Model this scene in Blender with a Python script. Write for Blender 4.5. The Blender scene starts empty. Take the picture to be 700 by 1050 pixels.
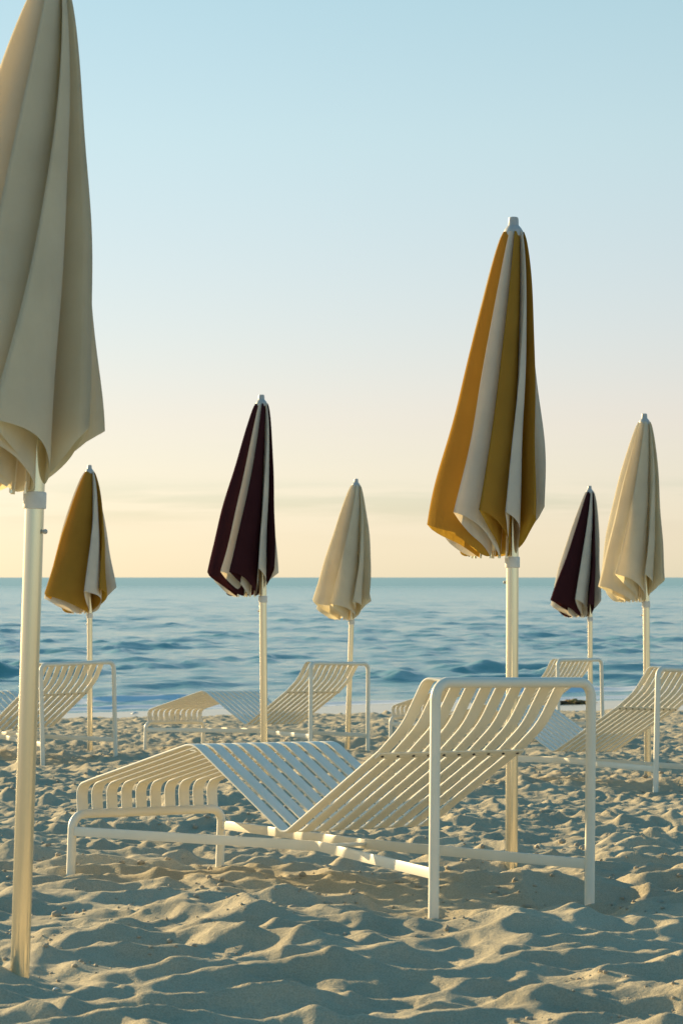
import bpy, bmesh, math, random
import numpy as np
from mathutils import Vector, Matrix
R = math.radians
random.seed(7)
scene = bpy.context.scene
C = scene.collection

# ------------------------------------------------------------------ sun / view
SUN_AZ_LEFT = 46.0      # degrees left of the viewing direction (+Y)
SUN_EL = 12.5
SEA_Z = -2.0
sun_dir = Vector((-math.sin(R(SUN_AZ_LEFT)) * math.cos(R(SUN_EL)),
                  math.cos(R(SUN_AZ_LEFT)) * math.cos(R(SUN_EL)), math.sin(R(SUN_EL))))

# ------------------------------------------------------------------ helpers
def link(o, parent=None):
    C.objects.link(o)
    if parent: o.parent = parent
    return o

def obj_from_bm(name, bm, mats, parent=None, smooth=True):
    me = bpy.data.meshes.new(name)
    bm.to_mesh(me); bm.free()
    for m in (mats if isinstance(mats, (list, tuple)) else [mats]): me.materials.append(m)
    if smooth:
        me.polygons.foreach_set('use_smooth', [True] * len(me.polygons))
    return link(bpy.data.objects.new(name, me), parent)

def tag(o, label, cat, group=None, kind=None):
    o['label'] = label; o['category'] = cat
    if group: o['group'] = group
    if kind: o['kind'] = kind
    return o

def empty(name):
    o = bpy.data.objects.new(name, None)
    o.empty_display_size = .1
    return link(o)

def copy_tree(o, parent=None):
    c = o.copy(); C.objects.link(c)
    if parent: c.parent = parent
    for ch in list(o.children): copy_tree(ch, c)
    return c

def fillet(pts, rad, n=7):
    """round the corners of a polyline; rad: one radius or one per point"""
    P = [Vector(p) for p in pts]
    out = [P[0]]
    for i in range(1, len(P) - 1):
        r = rad[i] if isinstance(rad, (list, tuple)) else rad
        a = (P[i - 1] - P[i]); b = (P[i + 1] - P[i])
        la, lb = a.length, b.length
        a.normalize(); b.normalize()
        ang = a.angle(b)
        if r <= 0 or ang > math.pi - .01: out.append(P[i]); continue
        d = min(r / math.tan(ang / 2), la * .49, lb * .49)
        rr = d * math.tan(ang / 2)
        bis = (a + b).normalized()
        cen = P[i] + bis * (rr / math.sin(ang / 2))
        s = P[i] + a * d - cen; e = P[i] + b * d - cen
        tot = s.angle(e)
        for k in range(n + 1):
            f = k / n
            v = (s * math.sin((1 - f) * tot) + e * math.sin(f * tot)) / math.sin(tot)
            out.append(cen + v)
    out.append(P[-1])
    return out

def sweep(bm, path, section, side, caps=True):
    """sweep a closed 2-D section along path; side = fixed lateral axis (section x), y = side x tangent"""
    side = Vector(side).normalized()
    rings = []
    n = len(path)
    for i, p in enumerate(path):
        t = (path[min(i + 1, n - 1)] - path[max(i - 1, 0)]).normalized()
        s = (side - t * side.dot(t)).normalized()
        u = s.cross(t)
        rings.append([bm.verts.new(p + s * x + u * y) for x, y in section])
    m = len(section)
    for a, b in zip(rings, rings[1:]):
        for k in range(m):
            bm.faces.new((a[k], a[(k + 1) % m], b[(k + 1) % m], b[k]))
    if caps:
        bm.faces.new(list(reversed(rings[0]))); bm.faces.new(rings[-1])

def circle(r, n=16):
    return [(r * math.cos(2 * math.pi * k / n), r * math.sin(2 * math.pi * k / n)) for k in range(n)]

def round_rect(w, h, r, n=3):
    out = []
    for cx, cy, a0 in ((w / 2 - r, h / 2 - r, 0), (-w / 2 + r, h / 2 - r, 90), (-w / 2 + r, -h / 2 + r, 180), (w / 2 - r, -h / 2 + r, 270)):
        for k in range(n + 1):
            a = R(a0 + 90 * k / n)
            out.append((cx + r * math.cos(a), cy + r * math.sin(a)))
    return out

def lathe(bm, prof, n=24, cx=0, cy=0):
    rings = [[bm.verts.new((cx + r * math.cos(2 * math.pi * k / n), cy + r * math.sin(2 * math.pi * k / n), z)) for k in range(n)] for r, z in prof]
    for a, b in zip(rings, rings[1:]):
        for k in range(n):
            bm.faces.new((a[k], a[(k + 1) % n], b[(k + 1) % n], b[k]))
    bm.faces.new(list(reversed(rings[0]))); bm.faces.new(rings[-1])

def auto_sharp(o, deg=40):
    me = o.data
    bm = bmesh.new(); bm.from_mesh(me)
    bmesh.ops.recalc_face_normals(bm, faces=bm.faces)
    for e in bm.edges:
        if len(e.link_faces) == 2 and e.calc_face_angle(0) > R(deg): e.smooth = False
    bm.to_mesh(me); bm.free()
    return o

# ------------------------------------------------------------------ materials
def mat(name):
    m = bpy.data.materials.new(name); m.use_nodes = True
    nt = m.node_tree
    return m, nt, nt.nodes['Principled BSDF'], nt.nodes['Material Output']

def N(nt, typ, **kw):
    n = nt.nodes.new(typ)
    for k, v in kw.items():
        if k.startswith('i_'): n.inputs[k[2:].replace('_', ' ')].default_value = v
        else: setattr(n, k, v)
    return n

def ramp(nt, stops, interp='LINEAR'):
    n = nt.nodes.new('ShaderNodeValToRGB'); cr = n.color_ramp; cr.interpolation = interp
    while len(cr.elements) < len(stops): cr.elements.new(.5)
    for e, (p, c) in zip(cr.elements, stops):
        e.position = p; e.color = (c[0], c[1], c[2], 1) if isinstance(c, (tuple, list)) else (c, c, c, 1)
    return n

def painted_metal():
    m, nt, b, o = mat('cream_powder_coat')
    L = nt.links
    tc = N(nt, 'ShaderNodeTexCoord')
    n1 = N(nt, 'ShaderNodeTexNoise', i_Scale=9.0, i_Detail=4.0)
    L.new(tc.outputs['Object'], n1.inputs['Vector'])
    r1 = ramp(nt, [(.3, (.83, .77, .62)), (.75, (.88, .825, .685))])
    L.new(n1.outputs['Fac'], r1.inputs[0]); L.new(r1.outputs[0], b.inputs['Base Color'])
    n2 = N(nt, 'ShaderNodeTexNoise', i_Scale=900.0, i_Detail=1.0)
    L.new(tc.outputs['Object'], n2.inputs['Vector'])
    bp = N(nt, 'ShaderNodeBump', i_Strength=.12, i_Distance=.001)
    L.new(n2.outputs['Fac'], bp.inputs['Height']); L.new(bp.outputs[0], b.inputs['Normal'])
    b.inputs['Roughness'].default_value = .42
    return m

def pole_metal():
    m, nt, b, o = mat('brushed_pole_aluminium')
    L = nt.links
    tc = N(nt, 'ShaderNodeTexCoord'); mp = N(nt, 'ShaderNodeMapping')
    mp.inputs['Scale'].default_value = (60, 60, .8)
    L.new(tc.outputs['Object'], mp.inputs['Vector'])
    n1 = N(nt, 'ShaderNodeTexNoise', i_Scale=3.0, i_Detail=3.0)
    L.new(mp.outputs[0], n1.inputs['Vector'])
    r1 = ramp(nt, [(.3, .19), (.7, .21)])
    L.new(n1.outputs['Fac'], r1.inputs[0]); L.new(r1.outputs[0], b.inputs['Roughness'])
    b.inputs['Base Color'].default_value = (.82, .74, .57, 1)
    b.inputs['Metallic'].default_value = .92
    bp = N(nt, 'ShaderNodeBump', i_Strength=.002, i_Distance=.001)
    L.new(n1.outputs['Fac'], bp.inputs['Height']); L.new(bp.outputs[0], b.inputs['Normal'])
    return m

def plastic(name, col, rough=.45):
    m, nt, b, o = mat(name)
    L = nt.links
    tc = N(nt, 'ShaderNodeTexCoord'); n1 = N(nt, 'ShaderNodeTexNoise', i_Scale=40.0, i_Detail=3.0)
    L.new(tc.outputs['Object'], n1.inputs['Vector'])
    r1 = ramp(nt, [(.3, tuple(c * .88 for c in col)), (.7, col)])
    L.new(n1.outputs['Fac'], r1.inputs[0]); L.new(r1.outputs[0], b.inputs['Base Color'])
    b.inputs['Roughness'].default_value = rough
    return m

def fabric(name, col, trans, tcol):
    m, nt, b, o = mat(name)
    L = nt.links
    nt.nodes.remove(b)
    tc = N(nt, 'ShaderNodeTexCoord')
    nz = N(nt, 'ShaderNodeTexNoise', i_Scale=7.0, i_Detail=5.0, i_Roughness=.6)
    L.new(tc.outputs['Object'], nz.inputs['Vector'])
    r1 = ramp(nt, [(.3, tuple(c * .86 for c in col)), (.7, col)])
    L.new(nz.outputs['Fac'], r1.inputs[0])
    # weave: fine crossed waves in the cloth's own coordinates
    sp = N(nt, 'ShaderNodeSeparateXYZ'); L.new(tc.outputs['UV'], sp.inputs[0])
    wx = N(nt, 'ShaderNodeMath', operation='SINE'); mx = N(nt, 'ShaderNodeMath', operation='MULTIPLY'); mx.inputs[1].default_value = 900
    wy = N(nt, 'ShaderNodeMath', operation='SINE'); my = N(nt, 'ShaderNodeMath', operation='MULTIPLY'); my.inputs[1].default_value = 2400
    L.new(sp.outputs[0], mx.inputs[0]); L.new(mx.outputs[0], wx.inputs[0])
    L.new(sp.outputs[1], my.inputs[0]); L.new(my.outputs[0], wy.inputs[0])
    ad = N(nt, 'ShaderNodeMath', operation='ADD'); L.new(wx.outputs[0], ad.inputs[0]); L.new(wy.outputs[0], ad.inputs[1])
    # sewn hem: stitched band near the bottom edge
    hem = N(nt, 'ShaderNodeMath', operation='GREATER_THAN'); hem.inputs[1].default_value = .972
    L.new(sp.outputs[1], hem.inputs[0])
    hm = N(nt, 'ShaderNodeMath', operation='MULTIPLY'); hm.inputs[1].default_value = 6.0
    L.new(hem.outputs[0], hm.inputs[0])
    ad2 = N(nt, 'ShaderNodeMath', operation='ADD'); L.new(ad.outputs[0], ad2.inputs[0]); L.new(hm.outputs[0], ad2.inputs[1])
    n2 = N(nt, 'ShaderNodeTexNoise', i_Scale=26.0, i_Detail=4.0)
    mp = N(nt, 'ShaderNodeMapping'); mp.inputs['Scale'].default_value = (1, 1, .25)
    L.new(tc.outputs['Object'], mp.inputs['Vector']); L.new(mp.outputs[0], n2.inputs['Vector'])
    m2 = N(nt, 'ShaderNodeMath', operation='MULTIPLY_ADD'); m2.inputs[1].default_value = 40.0
    L.new(n2.outputs['Fac'], m2.inputs[0]); L.new(ad2.outputs[0], m2.inputs[2])
    bp = N(nt, 'ShaderNodeBump', i_Strength=.35, i_Distance=.0004)
    L.new(m2.outputs[0], bp.inputs['Height'])
    d = N(nt, 'ShaderNodeBsdfDiffuse', i_Roughness=.6)
    t = N(nt, 'ShaderNodeBsdfTranslucent'); t.inputs[0].default_value = (*tcol, 1)
    L.new(r1.outputs[0], d.inputs['Color'])
    L.new(bp.outputs[0], d.inputs['Normal']); L.new(bp.outputs[0], t.inputs['Normal'])
    mix = N(nt, 'ShaderNodeMixShader'); mix.inputs[0].default_value = trans
    L.new(d.outputs[0], mix.inputs[1]); L.new(t.outputs[0], mix.inputs[2])
    L.new(mix.outputs[0], o.inputs['Surface'])
    return m

def sand_mat():
    m, nt, b, o = mat('dry_beach_sand')
    L = nt.links
    g = N(nt, 'ShaderNodeNewGeometry')
    at = N(nt, 'ShaderNodeAttribute'); at.attribute_name = 'wet'
    n1 = N(nt, 'ShaderNodeTexNoise', i_Scale=1.6, i_Detail=6.0, i_Roughness=.6)
    L.new(g.outputs['Position'], n1.inputs['Vector'])
    r1 = ramp(nt, [(.3, (.46, .39, .26)), (.7, (.60, .515, .35))])
    L.new(n1.outputs['Fac'], r1.inputs[0])
    # grains
    n2 = N(nt, 'ShaderNodeTexNoise', i_Scale=260.0, i_Detail=2.0, i_Roughness=.7)
    L.new(g.outputs['Position'], n2.inputs['Vector'])
    r2 = ramp(nt, [(.3, .72), (.62, 1.08)])
    L.new(n2.outputs['Fac'], r2.inputs[0])
    mu = N(nt, 'ShaderNodeMix', data_type='RGBA', blend_type='MULTIPLY'); mu.inputs[0].default_value = 1
    L.new(r1.outputs[0], mu.inputs[6]); L.new(r2.outputs[0], mu.inputs[7])
    wetc = N(nt, 'ShaderNodeMix', data_type='RGBA')
    L.new(at.outputs['Fac'], wetc.inputs[0]); L.new(mu.outputs[2], wetc.inputs[6]); wetc.inputs[7].default_value = (.52, .44, .31, 1)
    L.new(wetc.outputs[2], b.inputs['Base Color'])
    rr = N(nt, 'ShaderNodeMapRange'); rr.inputs[3].default_value = .92; rr.inputs[4].default_value = .27
    L.new(at.outputs['Fac'], rr.inputs[0]); L.new(rr.outputs[0], b.inputs['Roughness'])
    sr = N(nt, 'ShaderNodeMapRange'); sr.inputs[3].default_value = .15; sr.inputs[4].default_value = .5
    L.new(at.outputs['Fac'], sr.inputs[0]); L.new(sr.outputs[0], b.inputs['Specular IOR Level'])
    n3 = N(nt, 'ShaderNodeTexNoise', i_Scale=34.0, i_Detail=6.0, i_Roughness=.68)
    L.new(g.outputs['Position'], n3.inputs['Vector'])
    bp = N(nt, 'ShaderNodeBump', i_Strength=.65, i_Distance=.010)
    iv = N(nt, 'ShaderNodeMapRange'); iv.inputs[3].default_value = .65; iv.inputs[4].default_value = .06
    L.new(at.outputs['Fac'], iv.inputs[0]); L.new(iv.outputs[0], bp.inputs['Strength'])
    iv2 = N(nt, 'ShaderNodeMapRange'); iv2.inputs[3].default_value = .5; iv2.inputs[4].default_value = .08
    L.new(at.outputs['Fac'], iv2.inputs[0])
    L.new(n3.outputs['Fac'], bp.inputs['Height'])
    bp2 = N(nt, 'ShaderNodeBump', i_Strength=.5, i_Distance=.0025)
    L.new(iv2.outputs[0], bp2.inputs['Strength'])
    L.new(n2.outputs['Fac'], bp2.inputs['Height']); L.new(bp.outputs[0], bp2.inputs['Normal'])
    L.new(bp2.outputs[0], b.inputs['Normal'])
    return m

def sea_mat():
    m, nt, b, o = mat('sea_water')
    L = nt.links
    g = N(nt, 'ShaderNodeNewGeometry')
    b.inputs['Base Color'].default_value = (.135, .32, .295, 1)
    sx = N(nt, 'ShaderNodeSeparateXYZ'); L.new(g.outputs['Position'], sx.inputs[0])
    # ripples too small to resolve far out are carried by the roughness
    mr = N(nt, 'ShaderNodeMapRange'); mr.inputs[1].default_value = 60; mr.inputs[2].default_value = 700; mr.inputs[3].default_value = .10; mr.inputs[4].default_value = .30
    L.new(sx.outputs[1], mr.inputs[0]); L.new(mr.outputs[0], b.inputs['Roughness'])
    b.inputs['IOR'].default_value = 1.33
    mp = N(nt, 'ShaderNodeMapping'); mp.inputs['Rotation'].default_value = (0, 0, R(-20)); mp.inputs['Scale'].default_value = (.45, 1.4, 1)
    L.new(g.outputs['Position'], mp.inputs['Vector'])
    n1 = N(nt, 'ShaderNodeTexNoise', i_Scale=3.2, i_Detail=6.0, i_Roughness=.66)
    L.new(mp.outputs[0], n1.inputs['Vector'])
    bp = N(nt, 'ShaderNodeBump', i_Strength=.8, i_Distance=.06)
    L.new(n1.outputs['Fac'], bp.inputs['Height'])
    L.new(bp.outputs[0], b.inputs['Normal'])
    at = N(nt, 'ShaderNodeAttribute'); at.attribute_name = 'foam'
    n2 = N(nt, 'ShaderNodeTexNoise', i_Scale=5.0, i_Detail=8.0, i_Roughness=.7)
    L.new(g.outputs['Position'], n2.inputs['Vector'])
    ad = N(nt, 'ShaderNodeMath', operation='ADD'); L.new(at.outputs['Fac'], ad.inputs[0]); L.new(n2.outputs['Fac'], ad.inputs[1])
    r = ramp(nt, [(.82, 0.0), (.98, 1.0)])
    L.new(ad.outputs[0], r.inputs[0])
    f = N(nt, 'ShaderNodeBsdfDiffuse'); f.inputs[0].default_value = (.78, .80, .80, 1)
    mx = N(nt, 'ShaderNodeMixShader')
    L.new(r.outputs[0], mx.inputs[0]); L.new(b.outputs[0], mx.inputs[1]); L.new(f.outputs[0], mx.inputs[2])
    L.new(mx.outputs[0], o.inputs['Surface'])
    return m

M_PAINT = painted_metal(); M_POLE = pole_metal()
M_WHITE = plastic('white_plastic', (.74, .72, .66)); M_GREY = plastic('pale_grey_plastic', (.50, .50, .47))
M_SCREW = plastic('dark_screw', (.06, .055, .05), .35)
M_CREAM = fabric('cream_canvas', (.82, .78, .64), .36, (.90, .75, .42))
M_WHITEC = fabric('off_white_canvas', (.78, .75, .66), .26, (.80, .66, .42))
M_OCHRE = fabric('ochre_canvas', (.50, .305, .060), .36, (.66, .39, .045))
M_PLUM = fabric('plum_canvas', (.056, .020, .024), .12, (.10, .025, .02))
M_SAND = sand_mat(); M_SEA = sea_mat()

# ------------------------------------------------------------------ numpy noise
def h2(ix, iy, seed):
    v = np.sin(ix * 127.1 + iy * 311.7 + seed * 74.7) * 43758.5453
    return v - np.floor(v)

def vnoise(x, y, seed):
    ix = np.floor(x); iy = np.floor(y); fx = x - ix; fy = y - iy
    ux = fx * fx * fx * (fx * (fx * 6 - 15) + 10); uy = fy * fy * fy * (fy * (fy * 6 - 15) + 10)
    a = h2(ix, iy, seed); b = h2(ix + 1, iy, seed); c = h2(ix, iy + 1, seed); d = h2(ix + 1, iy + 1, seed)
    return (a * (1 - ux) + b * ux) * (1 - uy) + (c * (1 - ux) + d * ux) * uy - .5

def fbm(x, y, seed, octv=4, gain=.5):
    s = 0; a = 1
    for k in range(octv):
        s = s + a * vnoise(x * 2 ** k + 17.3 * k, y * 2 ** k - 9.1 * k, seed + k); a *= gain
    return s

def bowls(x, y, cell, seed, k=7.0):
    """soft minimum of many overlapping trodden hollows -> soft crests between them, in -?..~1"""
    gx = x / cell; gy = y / cell
    ix = np.floor(gx); iy = np.floor(gy)
    acc = np.zeros_like(x)
    for dx in (-1, 0, 1):
        for dy in (-1, 0, 1):
            cx = ix + dx; cy = iy + dy
            px = cx + .1 + .8 * h2(cx, cy, seed); py = cy + .1 + .8 * h2(cx, cy, seed + 1)
            an = h2(cx, cy, seed + 2) * math.pi
            el = .75 + .5 * h2(cx, cy, seed + 3)
            of = .55 * h2(cx, cy, seed + 4)
            ux = gx - px; uy = gy - py
            ca = np.cos(an); sa = np.sin(an)
            a = (ux * ca + uy * sa) * el; b = (-ux * sa + uy * ca) / el
            acc += np.exp(-k * ((a * a + b * b) * 1.6 + of))
    return -np.log(acc + 1e-9) / k

def shore_y(x):
    return 42.4 + .46 * 14 * np.tanh(x / 14) + .35 * np.sin(x * .55 + 1.0) + .15 * np.sin(x * 1.7)

# where the things stand the sand is level with what is seen of them: x, y, z
ANCHORS = [(-.746, 6.36, -.915), (.612, 9.93, -1.046), (-2.075, 22.8, -1.418), (.051, 23.95, -1.489), (1.994, 18.0, -1.278), (.59, 9.62, -1.045), (-.735, 6.12, -.915)]
LOUNGER_POSES = [(-.0841, 9.0357, .8674, -1.0231, -.0121, -.023), (-2.497, 20.354, .822, -1.322, -.016, .013), (-.695, 22.085, .754, -1.382, -.020, -.030),
                 (1.254, 16.252, .708, -1.229, -.010, -.050), (1.358, 24.427, .705, -1.439, -.034, -.014)]
for X_, Y_, yaw_, z_, pi_, ro_ in LOUNGER_POSES:
    for a_ in (-.93, .93):
        for b_ in (-.325, .325):
            ANCHORS.append((X_ - math.cos(yaw_) * a_ + math.sin(yaw_) * b_, Y_ + math.sin(yaw_) * a_ + math.cos(yaw_) * b_,
                            z_ + pi_ * a_ + ro_ * b_ + (.014 if (a_ < 0 and b_ > 0) else .0)))
CORR = []

def sand_height(x, y, full=False):
    base = -(.77 + .028 * y)
    s = y - shore_y(x)                       # >0 beyond the waterline
    rough = np.clip((-s - 6.2) / 1.2, 0, 1); rough = rough * rough * (3 - 2 * rough)
    wx = x + .10 * fbm(x * 1.7, y * 1.7, 91, 3); wy = y + .10 * fbm(x * 1.7, y * 1.7, 57, 3)
    b1 = bowls(wx * .74, wy, .27, 3, 8.0) - .30
    b2 = bowls(wx * .8 + 3.3, wy * 1.05, .165, 29, 8.0) - .30
    b3 = bowls(wx + 8.3, wy, .09, 43, 7.0) - .30
    pick = np.clip(vnoise(x * .7, y * .7, 5) * 3 + .5, 0, 1)
    far = np.clip((y - 8.3) / 3.0, 0, 1)
    vfar = np.clip((y - 16) / 14, 0, 1)
    h = (.050 - .022 * far - .008 * vfar) * (b1 + .10) + (.029 + .022 * pick) * (1 - .25 * far - .15 * vfar) * (b2 + .10) + (.010 + .016 * far * (1 - .5 * pick)) * (b3 + .10) - .012
    h += .034 * fbm(x * .9, y * .9, 11, 2) + .018 * fbm(x * 6, y * 6, 23, 3, .55) + (.003 + .006 * far) * fbm(x * 28, y * 28, 37, 2, .6)
    lin = base
    # flatten to a smooth swash slope that dips under the water
    sh = SEA_Z + .02 + np.where(s < 0, -s * .022, -s * .05)
    k = np.clip((s + 8.2) / 2.6, 0, 1); k = k * k * (3 - 2 * k)
    z = lin * (1 - k) + sh * k + h * rough + .012 * fbm(x * .9, y * .9, 71, 3) * (1 - rough)
    for i_, (ax, ay, dz) in enumerate(CORR):
        r2 = (x - ax) ** 2 + (y - ay) ** 2
        z = z + dz * np.exp(-r2 / (2 * .19 ** 2)) + (.010 if i_ < 27 else 0) * (np.exp(-(r2 / .10 ** 2 - .45) ** 2) - .8) * np.exp(-r2 / .2 ** 2)
    return (z, 1 - rough) if full else z

_ax = np.array([a[0] for a in ANCHORS]); _ay = np.array([a[1] for a in ANCHORS])
_dz = np.array([a[2] for a in ANCHORS]) - sand_height(_ax, _ay)
CORR = [(a, b, d) for a, b, d in zip(_ax, _ay, _dz)]
# shallow dips added along camera sight lines so leg and pole feet show
CORR += [(0.57, 9.19, -0.008), (-1.97, 21.65, -0.042), (0.05, 22.79, -0.057), (1.94, 17.54, -0.045), (0.26, 7.84, -0.006), (0.76, 8.45, -0.062), (-0.88, 8.94, -0.028), (-2.07, 19.2, -0.084), (-1.57, 19.15, -0.009), (-0.23, 19.93, -0.034), (0.2, 21.34, -0.05), (-1.57, 22.13, -0.029), (-1.11, 22.12, -0.035), (1.7, 14.97, -0.024), (0.32, 16.03, -0.046), (0.74, 16.68, -0.032), (1.73, 21.98, -0.014), (0.42, 23.86, -0.045), (0.84, 24.55, -0.028), (0.6, 9.67, -0.005), (-2.03, 22.32, -0.034), (0.05, 23.59, -0.052), (2.0, 18.07, -0.047), (-0.92, 9.35, -0.018), (-2.02, 18.68, -0.019), (-0.23, 20.78, -0.028), (-1.5, 21.08, -0.007), (-1.08, 21.64, -0.021), (1.74, 15.35, -0.018), (0.72, 16.14, -0.019), (0.39, 22.03, -0.013), (0.82, 24.16, -0.014), (-2.07, 22.8, -0.037), (0.05, 24.05, -0.038), (1.9, 17.18, -0.028), (-0.23, 20.49, -0.017), (-1.15, 22.91, -0.011), (0.68, 15.38, -0.016), (0.43, 24.22, -0.009), (0.85, 24.84, -0.012), (-1.88, 20.64, -0.03), (0.05, 23.1, -0.028), (1.86, 16.78, -0.017), (-1.11, 22.19, -0.01), (0.75, 16.93, -0.014), (0.44, 24.57, -0.007), (-2.01, 22.14, -0.009), (0.05, 22.31, -0.018), (1.78, 16.05, -0.012), (-1.09, 21.65, -0.005), (0.41, 23.4, -0.005), (0.05, 23.32, -0.01), (0.05, 24.07, -0.007)]

def zat(x, y):
    return float(sand_height(np.array([float(x)]), np.array([float(y)]))[0])

def grid_mesh(name, Y, T, zfun, material, attr):
    nr, nc = len(Y), len(T)
    YY = np.repeat(Y, nc); TT = np.tile(T, nr)
    XX = TT * np.maximum(YY, 2.5)
    z, a = zfun(XX, YY)
    co = np.stack([XX, YY, z], 1).astype(np.float32)
    i = np.arange(nr - 1)[:, None] * nc + np.arange(nc - 1)[None, :]
    q = np.stack([i, i + 1, i + nc + 1, i + nc], -1).reshape(-1, 4)
    me = bpy.data.meshes.new(name)
    me.vertices.add(len(co)); me.vertices.foreach_set('co', co.ravel())
    me.loops.add(q.size); me.loops.foreach_set('vertex_index', q.ravel().astype(np.int32))
    me.polygons.add(len(q)); me.polygons.foreach_set('loop_start', np.arange(0, q.size, 4, dtype=np.int32))
    me.polygons.foreach_set('use_smooth', np.ones(len(q), dtype=bool))
    me.update(calc_edges=True)
    at = me.attributes.new(attr, 'FLOAT', 'POINT'); at.data.foreach_set('value', a.astype(np.float32))
    me.materials.append(material)
    return link(bpy.data.objects.new(name, me))

def spread(inner, step, outer, grow=1.35):
    t = list(np.arange(-inner, inner + step / 2, step))
    d = step * 2; x = inner
    ext = []
    while x < outer:
        x += d; d *= grow; ext.append(x)
    return np.array([-e for e in reversed(ext)] + t + ext)

# sand: one sheet from behind the camera to under the water
Yn = np.arange(-14, 4.6, .35)
Yf = 4.6 * np.exp(np.arange(0, math.log(52 / 4.6), .0021))
Yv = np.arange(53, 75, 1.5)
sand = grid_mesh('sand_beach', np.concatenate([Yn, Yf, Yv]), spread(.165, .00085, 5.0), lambda x, y: sand_height(x, y, True), M_SAND, 'wet')
tag(sand, 'pale trodden beach sand with soft hollows and ridges', 'sand', kind='structure')

# sea
rs = np.random.RandomState(5)
waves = []
for lam, amp, spr, cnt in ((6, .004, 20, 4), (3.4, .0065, 34, 9), (2.0, .0085, 44, 14), (1.25, .0080, 50, 18), (.75, .0050, 55, 20), (.42, .0024, 60, 18)):
    for _ in range(cnt):
        l = lam * rs.uniform(.75, 1.35)
        a = R(90 + 24 + rs.normal(0, spr))
        waves.append((2 * math.pi / l, math.cos(a), math.sin(a), amp * rs.uniform(.7, 1.3), rs.uniform(0, 6.28), l))

def sea_height(x, y):
    z = np.zeros_like(x)
    step = np.maximum(y, 1) * .0024
    gust = .8 + 2.0 * fbm(x * .5, y * .16, 61, 3)
    for k, cx, cy, a, ph, l in waves:
        fade = np.clip((l / step - 2.5) / 4, 0, 1)
        th = k * (x * cx + y * cy) + ph
        if l > 1.0: z += a * fade * 1.7 * (.64 - np.abs(np.sin(th * .5)))      # peaked crests, broad troughs
        else: z += a * fade * np.sin(th)
    z = z * np.clip(gust, .45, 1.6)
    z = z + .9 * np.clip(z, 0, None) ** 2 * 2.0
    s = y - shore_y(x)
    z *= np.clip(s / 7, .04, 1)
    # small breakers rolling in parallel to the shore
    foam = np.zeros_like(x)
    for s0, amp, wdt, sd, cut in ((1.5, .03, .3, 3, -.2), (4.6, .085, .45, 8, -.08), (9.5, .11, .45, 14, .0), (16, .09, .5, 19, .05), (26, .08, .6, 23, .05)):
        sw = s + 1.0 * fbm(x * .16, y * .05, 40 + sd, 2)
        m = np.clip(fbm(x * .22 + sd, y * 0 + sd * 3.1, sd, 2) * 3 + .55 - cut, 0, 1)
        u = (sw - s0) / wdt
        z += amp * m * np.exp(-np.where(u < 0, (u * 1.6) ** 2, (u * .75) ** 2))
        if s0 < 6: foam += .68 * m * np.exp(-((sw - s0 + .55 * wdt) / (wdt * .9)) ** 2)
    edge = np.exp(-(np.clip(s, 0, None) / .55) ** 2)
    foam += .58 * edge
    return SEA_Z + z, foam
Ys = 37.5 * np.exp(np.arange(0, math.log(420 / 37.5), .0016))
Yo = 420 * np.exp(np.linspace(.02, math.log(30000 / 420), 110))
sea = grid_mesh('sea', np.concatenate([Ys, Yo]), spread(.165, .0011, 6.0), sea_height, M_SEA, 'foam')
tag(sea, 'blue green sea with small waves out to the horizon', 'sea', kind='structure')

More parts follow.
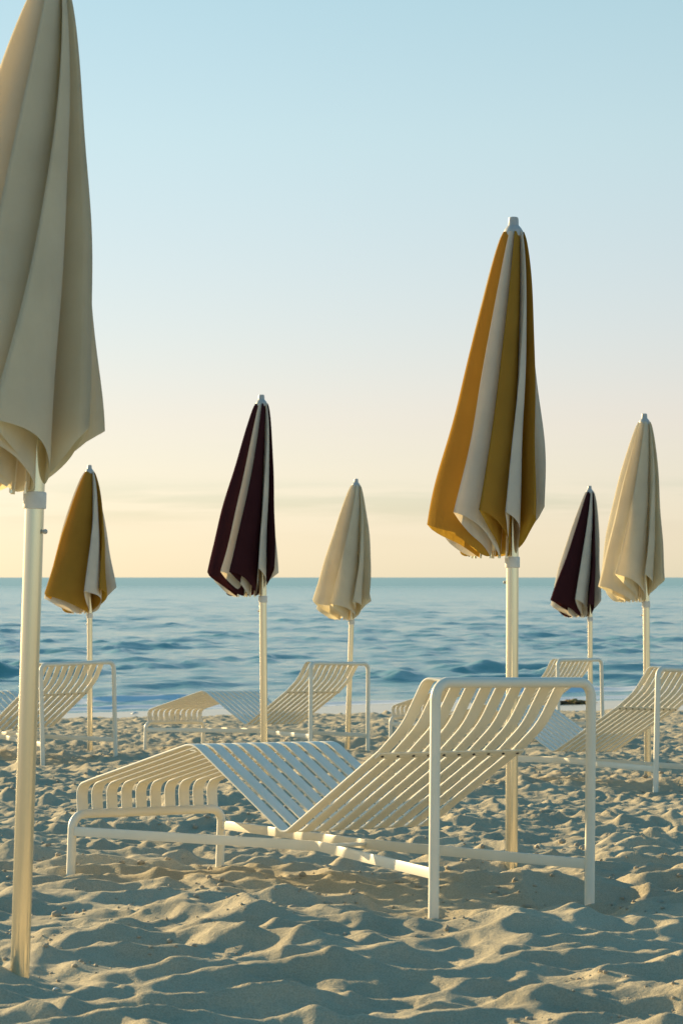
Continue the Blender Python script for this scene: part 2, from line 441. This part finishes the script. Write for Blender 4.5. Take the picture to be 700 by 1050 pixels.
# ------------------------------------------------------------------ lounger
LL, WW, HF, HB = 1.861, .65, .694, .2085
TUBE = .0158
def build_lounger():
    root = empty('sun_lounger')
    def P(l, b, h): return Vector((b, l - LL / 2, h))
    def frame(name, l, top, splay, sink):
        pts = [P(l + splay, -WW / 2, -sink), P(l, -WW / 2, top), P(l, WW / 2, top), P(l + splay, WW / 2, -sink)]
        path = fillet(pts, [0, .048, .048, 0], 8)
        bm = bmesh.new()
        # tube in the plane of the frame
        rings = []
        n = len(path)
        for i, p in enumerate(path):
            t = (path[min(i + 1, n - 1)] - path[max(i - 1, 0)]).normalized()
            s = Vector((0, 1, 0)); s = (s - t * s.dot(t)).normalized(); u = s.cross(t)
            rings.append([bm.verts.new(p + s * x + u * y) for x, y in circle(TUBE, 16)])
        for a, b in zip(rings, rings[1:]):
            for k in range(16): bm.faces.new((a[k], a[(k + 1) % 16], b[(k + 1) % 16], b[k]))
        bm.faces.new(list(reversed(rings[0]))); bm.faces.new(rings[-1])
        return auto_sharp(obj_from_bm(name, bm, M_PAINT, root))
    frame('head_frame', 0, HF, 0, .12)
    frame('foot_frame', LL - .008, HB, .012, .10)
    # slats: one bent flat bar each from the head bar to the foot bar
    prof = [(.0, .700), (.074, .707), (.172, .562), (.276, .481), (.727, .206), (1.205, .476), (1.79, .328), (1.862, .306), (1.853, .215)]
    rad = [0, .045, .30, .12, .045, .11, .05, .05, 0]
    path0 = fillet([(0, l, h) for l, h in prof], rad, 8)
    sec = round_rect(.0450, .0085, .0035)
    for k in range(10):
        b = -.2835 + .063 * k
        bm = bmesh.new()
        sweep(bm, [Vector((b, p.y - LL / 2, p.z)) for p in path0], sec, (1, 0, 0))
        auto_sharp(obj_from_bm('slat', bm, M_PAINT, root), 24)
    # side rails bent in towards each other under the seat
    for sg in (-1, 1):
        bm = bmesh.new()
        path = [P(LL - .010, sg * (WW / 2), .150), P(.815, sg * .098, .1545), P(.795, sg * .098, .1545), P(.0, sg * (WW / 2), .132)]
        path = fillet(path, .03, 3)
        sec2 = round_rect(.011, .032, .0018, 2)
        rings = []
        n = len(path)
        for i, p in enumerate(path):
            t = (path[min(i + 1, n - 1)] - path[max(i - 1, 0)]).normalized()
            s = t.cross(Vector((0, 0, 1))).normalized(); u = s.cross(t)
            rings.append([bm.verts.new(p + s * x + u * y) for x, y in sec2])
        m = len(sec2)
        for a, b in zip(rings, rings[1:]):
            for q in range(m): bm.faces.new((a[q], a[(q + 1) % m], b[(q + 1) % m], b[q]))
        bm.faces.new(list(reversed(rings[0]))); bm.faces.new(rings[-1])
        auto_sharp(obj_from_bm('side_rail', bm, M_PAINT, root), 24)
    bm = bmesh.new()   # plate tying the two rails together
    sweep(bm, [P(.805, -.091, .1545), P(.805, .091, .1545)], round_rect(.034, .010, .003), (0, 1, 0))
    auto_sharp(obj_from_bm('centre_brace', bm, M_PAINT, root))
    # cross bars screwed under the slats
    cb = None
    for l, h, tilt in ((.284, .468, -34), (1.205, .4515, 0)):
        bm = bmesh.new()
        d = Vector((0, math.cos(R(tilt)), math.sin(R(tilt))))
        sweep(bm, [P(l, -.302, h), P(l, .302, h)], round_rect(.030, .005, .0015), d)
        c = auto_sharp(obj_from_bm('cross_bar', bm, M_PAINT, root))
        cb = cb or c
        if cb is c: dd = d; nn = Vector((0, -d.z, d.y))
    for k in range(10):
        b = -.2835 + .063 * k
        bm = bmesh.new()
        c = P(.284, b, .468) - nn * .0035
        if nn.z < 0: c = P(.284, b, .468) + nn * .0035
        bmesh.ops.create_uvsphere(bm, u_segments=10, v_segments=6, radius=.0055, matrix=Matrix.Translation(c) @ Matrix.Diagonal((1, 1, .6, 1)))
        obj_from_bm('screw', bm, M_SCREW, cb)
    return root

def place_lounger(o, X, Y, yaw, z, pitch, roll):
    c, s = math.cos(yaw), math.sin(yaw)
    ew = Vector((s, c, roll)).normalized(); ex = Vector((-c, s, pitch)); ex = (ex - ew * ex.dot(ew)).normalized()
    n = ew.cross(ex)
    m = Matrix((ew, ex, n)).transposed().to_4x4(); m.translation = (X, Y, z)
    o.matrix_world = m

LOUNGERS = [
    (-.0841, 9.0357, .8674, -1.0231, -.0121, -.023, 'large cream slatted metal lounger standing alone nearest the camera'),
    (-2.497, 20.354, .822, -1.322, -.016, .013, 'cream slatted lounger half hidden behind the nearest umbrella pole at the left'),
    (-.695, 22.085, .754, -1.382, -.020, -.030, 'distant cream lounger seen whole, in front of the small plain cream umbrella'),
    (1.254, 16.252, .708, -1.229, -.010, -.050, 'cream lounger running out of the right edge in front of the taller plain cream umbrella'),
    (1.358, 24.427, .705, -1.439, -.034, -.014, 'smallest, farthest cream lounger at the waterline, mostly hidden by the nearest lounger'),
]
proto = build_lounger()
for i, a in enumerate(LOUNGERS):
    o = proto if i == 0 else copy_tree(proto)
    place_lounger(o, *a[:6])
    tag(o, a[6], 'sun lounger', 'cream slatted sun loungers on the beach')

# ------------------------------------------------------------------ closed umbrellas
Z_TOP, Z_TIP, Z_RIB = 2.292, 2.345, 1.128
def canopy_mesh(mats, seed, Rmax, shift, spin, asym, psi_max, warp=.36, widen=0.0):
    """eight panels, each folded into a flap wrapped clockwise over its neighbour"""
    rnd = np.random.RandomState(seed)
    bm = bmesh.new(); uvl = bm.loops.layers.uv.new('UVMap')
    NT, NO, NI = 46, 22, 16
    step = 2 * math.pi / 8
    pms = [R(psi_max + (widen if i % 2 == 0 else -widen) + rnd.uniform(-3, 3)) for i in range(8)]
    flap = 1 + rnd.uniform(-.10, .10, 8)
    lifts = rnd.uniform(-.035, .03, 8)
    phs = rnd.uniform(0, 6.28, (8, 6))
    for i in range(8):
        phi = spin - i * step            # clockwise order
        pm = pms[i]; pn = pms[(i + 1) % 8]
        rows = []
        for j in range(NT + 1):
            t = j / NT
            rr = .018 + .052 * t ** 1.1
            RR = (.040 + (Rmax - .04) * t ** .75)
            def r_out(psi, p=pm):
                f = min(max(psi / p, 0), 1)
                return rr + (RR - rr) * (f ** .98)
            row = []
            for q in range(NO + NI + 1):
                if q <= NO: f = (q / NO) ** .85; psi = pm * f; r = r_out(psi); inner = False
                else:
                    g = (q - NO) / NI
                    psi = pm + (step - pm) * g
                    sgm = ((psi - step) / (pm - step))
                    r0 = r_out(psi - step, pn); r1 = r_out(psi)
                    r = r0 + (r1 - r0) * (.15 * sgm + .85 * sgm ** 6)
                    if g > .999: r = rr
                    f = 1 - g; inner = True
                frac = min(max((r - rr) / max(RR - rr, 1e-4), 0), 1)
                # slow wrinkles, growing downwards
                w = phs[i]
                wr = .012 * t * frac * math.sin(5.0 * t + w[0] + 2.2 * f) + .008 * t * frac * math.sin(11 * f + 3 * t + w[1]) \
                    + .004 * frac * math.sin(14 * t + w[2] - 4 * f) * t
                th = phi + .50 - psi - .50 * t - .10 * t * math.sin(2.2 * t + w[3])  - (.10 * math.sin(w[4]) * t * frac)
                dl = th + math.pi / 2; th = dl - warp * math.sin(dl) - math.pi / 2   # folds crowd together on one side
                r_ = r * (1 + (flap[i] - 1) * frac * t * (0 if inner else 1) * .6) + (wr if not inner else wr * .6)
                x = r_ * math.cos(th); y = r_ * math.sin(th)
                lean = 1 + asym * t * (-math.cos(th))        # wind spreads the cloth to one side
                x = x * max(lean, .35) + shift * t; y = y * (1 + .15 * asym * t)
                drop = 1.168 - (.165 + lifts[i]) * frac ** 1.35 - .012 * math.sin(w[5]) * frac - .02 * frac * (x / max(Rmax, .1))
                z = Z_TOP - t * drop - .012 * math.sin(math.pi * min(max(psi / pm, 0), 1) * 2) * t ** 6
                row.append((bm.verts.new((x, y, z)), q / (NO + NI), t))
            rows.append(row)
        for a, b in zip(rows, rows[1:]):
            for q in range(NO + NI):
                f = bm.faces.new((a[q][0], a[q + 1][0], b[q + 1][0], b[q][0]))
                f.material_index = i % len(mats); f.smooth = True
                for lp, (_, u, v) in zip(f.loops, (a[q], a[q + 1], b[q + 1], b[q])): lp[uvl].uv = (u, v)
    return bm

def build_umbrella(mats, seed, Rmax, shift, spin, asym, psi_max, warp=.36, widen=0.0):
    root = empty('beach_umbrella')
    bm = bmesh.new()
    lathe(bm, [(.0225, -.35), (.0225, 2.25), (.019, 2.30)], 28)
    pole = auto_sharp(obj_from_bm('pole', bm, M_POLE, root), 50)
    bm = bmesh.new()   # lock button on the pole
    bmesh.ops.create_uvsphere(bm, u_segments=10, v_segments=8, radius=.006, matrix=Matrix.Translation((-.0275, .010, 1.03)))
    sweep(bm, [Vector((-.018, .007, 1.03)), Vector((-.0275, .010, 1.03))], circle(.003, 8), (0, 0, 1))
    obj_from_bm('lock_pin', bm, M_GREY, pole)
    bm = bmesh.new()
    lathe(bm, [(.0232, 1.082), (.0265, 1.083), (.0270, 1.086), (.0270, 1.118), (.0260, 1.121), (.0232, 1.122)], 28)
    auto_sharp(obj_from_bm('collar', bm, M_WHITE, root), 40)
    bm = bmesh.new()
    lathe(bm, [(.030, 2.272), (.0375, 2.278), (.0365, 2.292), (.030, 2.304), (.0235, 2.312), (.0195, 2.316), (.0185, 2.338), (.0165, 2.345), (.010, 2.347)], 28)
    auto_sharp(obj_from_bm('finial', bm, M_GREY, root), 45)
    bm = canopy_mesh(mats, seed, Rmax, shift, spin, asym, psi_max, warp, widen)
    can = obj_from_bm('canopy', bm, mats, root, smooth=False)
    # rib ends peep out below the cloth
    for i in range(8):
        th = spin - i * math.pi / 4; th = th - warp * math.sin(th + math.pi / 2)
        r = .068
        x = r * math.cos(th) * max(1 - asym * math.cos(th), .35) + shift; y = r * math.sin(th)
        bm = bmesh.new()
        top = Vector((.022 * math.cos(th), .022 * math.sin(th), 2.24)); bot = Vector((x * .97, y * .97, Z_RIB - .002))
        sweep(bm, [top, top.lerp(bot, .5), bot], round_rect(.010, .006, .0015, 1), (-math.sin(th), math.cos(th), 0))
        rb = auto_sharp(obj_from_bm('rib', bm, M_PAINT, root))
        bm = bmesh.new()
        d = (bot - top).normalized()
        sweep(bm, [bot - d * .018, bot - d * .004, bot + d * .010], circle(.0055, 8), (-math.sin(th), math.cos(th), 0))
        auto_sharp(obj_from_bm('rib_tip', bm, M_POLE, rb))
    return root

F = 2830.0
def place_umbrella(o, bx, by, Y, tipx, tip_y):
    """foot and tip given as measured on the photograph once, turned into a position and a lean"""
    X = (bx - 350) / F * Y; z = -(by - 592) / F * Y
    X2 = (tipx - 350) / F * Y
    o.location = (X, Y, z)
    lean = math.atan2(X2 - X, (592 - tip_y) / F * Y - z)
    o.rotation_euler = (0, lean, 0)

UMB = [  # foot px, foot py, depth, tip px, tip py, mats, seed, Rmax, shift, spin, asym, psi, label
    (20.5, 1000, 6.40, 53.5, -42, [M_CREAM], 11, .224, -.080, 116, .08, 106, 'closed plain cream umbrella towering nearest the camera, its top out of the picture', -0.1, 4),
    (92.5, 768, 22.8, 92, 477, [M_OCHRE, M_WHITEC], 21, .305, -.080, 46, .0, 100, 'small far closed umbrella in ochre and white behind the half hidden lounger', -0.4, 8),
    (271, 800, 16.8, 268, 405, [M_PLUM, M_WHITEC], 33, .215, -.110, 86, .05, 104, 'closed dark plum and white umbrella at mid distance behind the nearest lounger', 0.3, 5),
    (356, 768, 23.95, 365, 491, [M_CREAM], 47, .265, -.085, 120, .0, 104, 'small plain cream closed umbrella leaning right, beyond the nearest lounger', -0.2, 3),
    (524, 890, 9.95, 526, 223, [M_WHITEC, M_OCHRE], 5, .212, -.080, 128, .06, 104, 'tall closed ochre and white striped umbrella right behind the nearest lounger', 0.36, -3),
    (605, 756, 25.75, 604, 498, [M_PLUM, M_WHITEC], 61, .250, -.130, 130, .0, 106, 'smallest closed plum and white umbrella far off near the water at the right', 0.2, 3),
    (663.5, 793, 18.0, 660, 425, [M_CREAM], 73, .230, -.100, 75, .0, 106, 'plain cream closed umbrella at the right edge behind the cut off lounger', 0.05, 3),
]
umbs = []
for u in UMB:
    o = build_umbrella(u[5], u[6], u[7], u[8], R(u[9]), u[10], u[11], u[13], u[14])
    place_umbrella(o, *u[:5])
    if not umbs:      # the nearest one has its pin turned to the other side
        [p for c in o.children for p in c.children if p.name.startswith('lock_pin')][0].rotation_euler.z = math.pi
    umbs.append(o)
    tag(o, u[12], 'umbrella', 'closed beach umbrellas')

# ------------------------------------------------------------------ small things on the sand
def lump(bm, c, sx, sy, sz, rnd, sub=2):
    r = bmesh.ops.create_icosphere(bm, subdivisions=sub, radius=1)
    k = [rnd.uniform(0, 6.28) for _ in range(6)]
    rot = Matrix.Rotation(rnd.uniform(0, 6.28), 3, 'Z')
    for v in r['verts']:
        d = v.co
        f = 1 + .22 * math.sin(3 * d.x + k[0]) * math.sin(3 * d.y + k[1]) + .16 * math.sin(6 * d.z + k[2] + 4 * d.x) + .10 * math.sin(9 * d.y + k[3] + 5 * d.z)
        v.co = Vector(c) + rot @ Vector((d.x * sx * f, d.y * sy * f, d.z * sz * f))
rnd = random.Random(3)
M_WEED = plastic('dry_brown_seaweed', (.10, .062, .022), .7)
M_WEED2 = plastic('ochre_seaweed', (.46, .28, .07), .8)
def seaweed(px, py, Y, w, mats, label):
    X = (px - 350) / F * Y
    z = zat(X, Y)
    bm = bmesh.new()
    for k in range(26):
        dx = rnd.gauss(0, w * .34)
        lump(bm, (X + dx, Y + rnd.gauss(0, .10), z + .01 + rnd.uniform(0, .05) * max(0, 1 - abs(dx) / w)), rnd.uniform(.04, .10), rnd.uniform(.03, .06), rnd.uniform(.015, .035), rnd)
    for k in range(14):   # strands
        a = rnd.uniform(0, 6.28); x0 = X + rnd.gauss(0, w * .4); y0 = Y + rnd.gauss(0, .1)
        p = [Vector((x0 + .06 * q * math.cos(a + .3 * q), y0 + .05 * q * math.sin(a + .3 * q), z + .055 - .012 * q + rnd.uniform(0, .02))) for q in range(5)]
        sweep(bm, p, circle(.006, 5), (0, 0, 1))
    bm.transform(Matrix.Translation((-X, -Y, -z)))
    o = obj_from_bm('seaweed_clump', bm, mats); o.location = (X, Y, z)
    for i, p in enumerate(o.data.polygons): p.material_index = (i // 80) % len(mats)
    return tag(o, label, 'seaweed', 'seaweed washed up at the waterline')
seaweed(588, 718.5, 42.2, .30, [M_WEED2, M_WEED2, M_WEED], 'ochre brown seaweed heap on the waterline beside the farthest lounger')
seaweed(570, 719.5, 42.0, .13, [M_WEED], 'small dark seaweed clump at the waterline, left of the bigger ochre heap')

M_SHELL = plastic('bleached_shell', (.80, .78, .72), .35)
def shell(X, Y, r, label):
    bm = bmesh.new()   # ribbed scallop-like shell
    n, m = 26, 7
    cv = bm.verts.new((0, -.75 * r, .12 * r)); prev = None; rings = []
    for j in range(1, m + 1):
        f = j / m; ring = []
        for k in range(n + 1):
            a = R(-62 + 124 * k / n)
            rr = r * 1.6 * f * (1 + .025 * (1 if k % 2 else -1) * f)
            ring.append(bm.verts.new((rr * math.sin(a), -.75 * r + rr * math.cos(a), r * (.12 + .55 * math.sin(math.pi * min(f, .96) * .95) * math.cos(a * 1.2)) + (.02 * r if k % 2 else 0))))
        rings.append(ring)
    for k in range(n): bm.faces.new((cv, rings[0][k + 1], rings[0][k]))
    for a, b in zip(rings, rings[1:]):
        for k in range(n): bm.faces.new((a[k], a[k + 1], b[k + 1], b[k]))
    o = obj_from_bm('shell', bm, M_SHELL)
    md = o.modifiers.new('thick', 'SOLIDIFY'); md.thickness = r * .1
    o.location = (X, Y, zat(X, Y) + .002); o.rotation_euler = (R(12), R(-8), rnd.uniform(0, 6.28))
    return tag(o, label, 'shell')
shell((57 - 350) / F * 6.12, 6.12, .009, 'tiny white shell half sunk in the sand at the bottom left corner')
shell((138 - 350) / F * 39.2, 39.2, .05, 'white shell glinting on the pale wet sand strip at the left')

# crumbs of damp sand and grit scattered everywhere: nobody could count them
M_CRUMB = plastic('sand_crumb', (.46, .39, .28), .95)
bm = bmesh.new()
rx = np.random.RandomState(9)
n = 4200
yy = 5.4 * np.exp(rx.uniform(0, math.log(26 / 5.4), n)); tt = rx.uniform(-.155, .155, n)
keep = vnoise(tt * yy * 1.3, yy * 1.3, 88) > -.12
yy = yy[keep]; xx = (tt[keep]) * yy; zz = sand_height(xx, yy)
for x, y, z in zip(xx, yy, zz):
    s = min(.003 + .012 * rnd.random() ** 3 + .0002 * y, .02)
    if y < 8: s *= .6
    lump(bm, (x, y, z + s * .25), s, s * .8, s * .7, rnd, 1)
cr = obj_from_bm('sand_crumbs', bm, M_CRUMB)
tag(cr, 'loose crumbs of sand scattered over the beach', 'sand crumbs', kind='stuff')

# ------------------------------------------------------------------ sky, sun, camera
w = bpy.data.worlds.new('World'); scene.world = w; w.use_nodes = True
nt = w.node_tree; L = nt.links
out = nt.nodes['World Output']; bg = nt.nodes['Background']
sky = N(nt, 'ShaderNodeTexSky'); sky.sky_type = 'NISHITA'; sky.sun_disc = False
sky.sun_elevation = R(SUN_EL); sky.sun_rotation = R(-SUN_AZ_LEFT)
sky.air_density = 1.0; sky.dust_density = .2; sky.ozone_density = 1.5
L.new(sky.outputs[0], bg.inputs['Color']); bg.inputs['Strength'].default_value = .05
tc = N(nt, 'ShaderNodeTexCoord')
sp = N(nt, 'ShaderNodeSeparateXYZ'); L.new(tc.outputs['Generated'], sp.inputs[0])
asn = N(nt, 'ShaderNodeMath', operation='ARCSINE'); L.new(sp.outputs[2], asn.inputs[0])
el = N(nt, 'ShaderNodeMapRange'); el.inputs[1].default_value = 0; el.inputs[2].default_value = R(90)
L.new(asn.outputs[0], el.inputs[0])
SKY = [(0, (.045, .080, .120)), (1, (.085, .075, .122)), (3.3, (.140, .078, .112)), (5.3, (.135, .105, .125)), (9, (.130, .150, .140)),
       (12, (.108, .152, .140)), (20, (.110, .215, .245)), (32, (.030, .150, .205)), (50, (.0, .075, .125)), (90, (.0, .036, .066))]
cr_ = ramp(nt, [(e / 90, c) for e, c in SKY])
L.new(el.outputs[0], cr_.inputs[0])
# warm lift towards the sun side
vd = N(nt, 'ShaderNodeVectorMath', operation='DOT_PRODUCT'); vd.inputs[1].default_value = sun_dir
L.new(tc.outputs['Generated'], vd.inputs[0])
gl = N(nt, 'ShaderNodeMapRange'); gl.inputs[1].default_value = .80; gl.inputs[2].default_value = 1.0; gl.inputs[3].default_value = 0; gl.inputs[4].default_value = 1
gl.interpolation_type = 'SMOOTHSTEP'
L.new(vd.outputs['Value'], gl.inputs[0])
glow = N(nt, 'ShaderNodeMix', data_type='RGBA', blend_type='ADD'); L.new(gl.outputs[0], glow.inputs[0])
# away from the sun the sky is dimmer and bluer
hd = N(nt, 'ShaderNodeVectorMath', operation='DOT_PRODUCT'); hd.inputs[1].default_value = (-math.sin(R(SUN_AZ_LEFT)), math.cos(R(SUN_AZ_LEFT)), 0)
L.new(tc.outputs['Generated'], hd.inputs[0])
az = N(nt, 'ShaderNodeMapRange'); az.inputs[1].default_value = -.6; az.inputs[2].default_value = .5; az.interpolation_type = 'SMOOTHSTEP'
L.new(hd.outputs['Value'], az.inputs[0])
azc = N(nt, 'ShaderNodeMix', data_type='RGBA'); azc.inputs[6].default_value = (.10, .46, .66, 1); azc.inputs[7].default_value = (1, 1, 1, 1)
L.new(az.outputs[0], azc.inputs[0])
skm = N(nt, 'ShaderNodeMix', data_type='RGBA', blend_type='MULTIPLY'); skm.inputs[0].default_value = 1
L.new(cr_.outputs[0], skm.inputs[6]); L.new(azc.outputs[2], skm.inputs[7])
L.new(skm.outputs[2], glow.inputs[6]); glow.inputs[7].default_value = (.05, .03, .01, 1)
# thin low cloud streaks
mp = N(nt, 'ShaderNodeMapping'); mp.inputs['Scale'].default_value = (11.0, 11.0, 150.0); mp.inputs['Location'].default_value = (3.1, 0, .6)
L.new(tc.outputs['Generated'], mp.inputs['Vector'])
cn = N(nt, 'ShaderNodeTexNoise', i_Scale=1.0, i_Detail=5.0, i_Roughness=.55); L.new(mp.outputs[0], cn.inputs['Vector'])
c1 = ramp(nt, [(.44, 0.0), (.60, 1.0)]); L.new(cn.outputs['Fac'], c1.inputs[0])
band = ramp(nt, [(.6 / 90, 0.0), (1.0 / 90, .25), (1.3 / 90, .1), (1.42 / 90, 1), (1.68 / 90, 1), (1.9 / 90, .05), (4.5 / 90, .0)]); L.new(el.outputs[0], band.inputs[0])
cm = N(nt, 'ShaderNodeMath', operation='MULTIPLY'); L.new(c1.outputs[0], cm.inputs[0]); L.new(band.outputs[0], cm.inputs[1])
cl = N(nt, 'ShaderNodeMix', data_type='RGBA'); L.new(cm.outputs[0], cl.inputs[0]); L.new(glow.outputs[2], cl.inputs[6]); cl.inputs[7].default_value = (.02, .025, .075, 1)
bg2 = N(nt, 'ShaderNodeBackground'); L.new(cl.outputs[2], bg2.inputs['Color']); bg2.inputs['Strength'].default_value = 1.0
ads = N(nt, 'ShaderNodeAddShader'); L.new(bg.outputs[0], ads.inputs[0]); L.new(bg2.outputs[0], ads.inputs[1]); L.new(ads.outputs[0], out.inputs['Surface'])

sl = bpy.data.lights.new('sun', 'SUN'); sl.energy = 5.0; sl.angle = R(.6); sl.color = (1.0, .75, .40)
so = link(bpy.data.objects.new('sun', sl)); so.rotation_euler = sun_dir.to_track_quat('Z', 'Y').to_euler()

cd = bpy.data.cameras.new('camera'); cam = link(bpy.data.objects.new('camera', cd))
cd.sensor_fit = 'VERTICAL'; cd.sensor_height = 36; cd.sensor_width = 24
cd.lens = F / 1050 * 36; cd.shift_y = 67 / 1050
cam.location = (0, 0, 0); cam.rotation_euler = (R(90), 0, 0)
cd.clip_start = .1; cd.clip_end = 60000
cd.dof.use_dof = True; cd.dof.focus_distance = 9.6; cd.dof.aperture_fstop = 16
scene.camera = cam

vs = scene.view_settings
vs.view_transform = 'Standard'; vs.look = 'None'; vs.exposure = .95; vs.gamma = 1; vs.use_curve_mapping = False
scene.cycles.max_bounces = 8
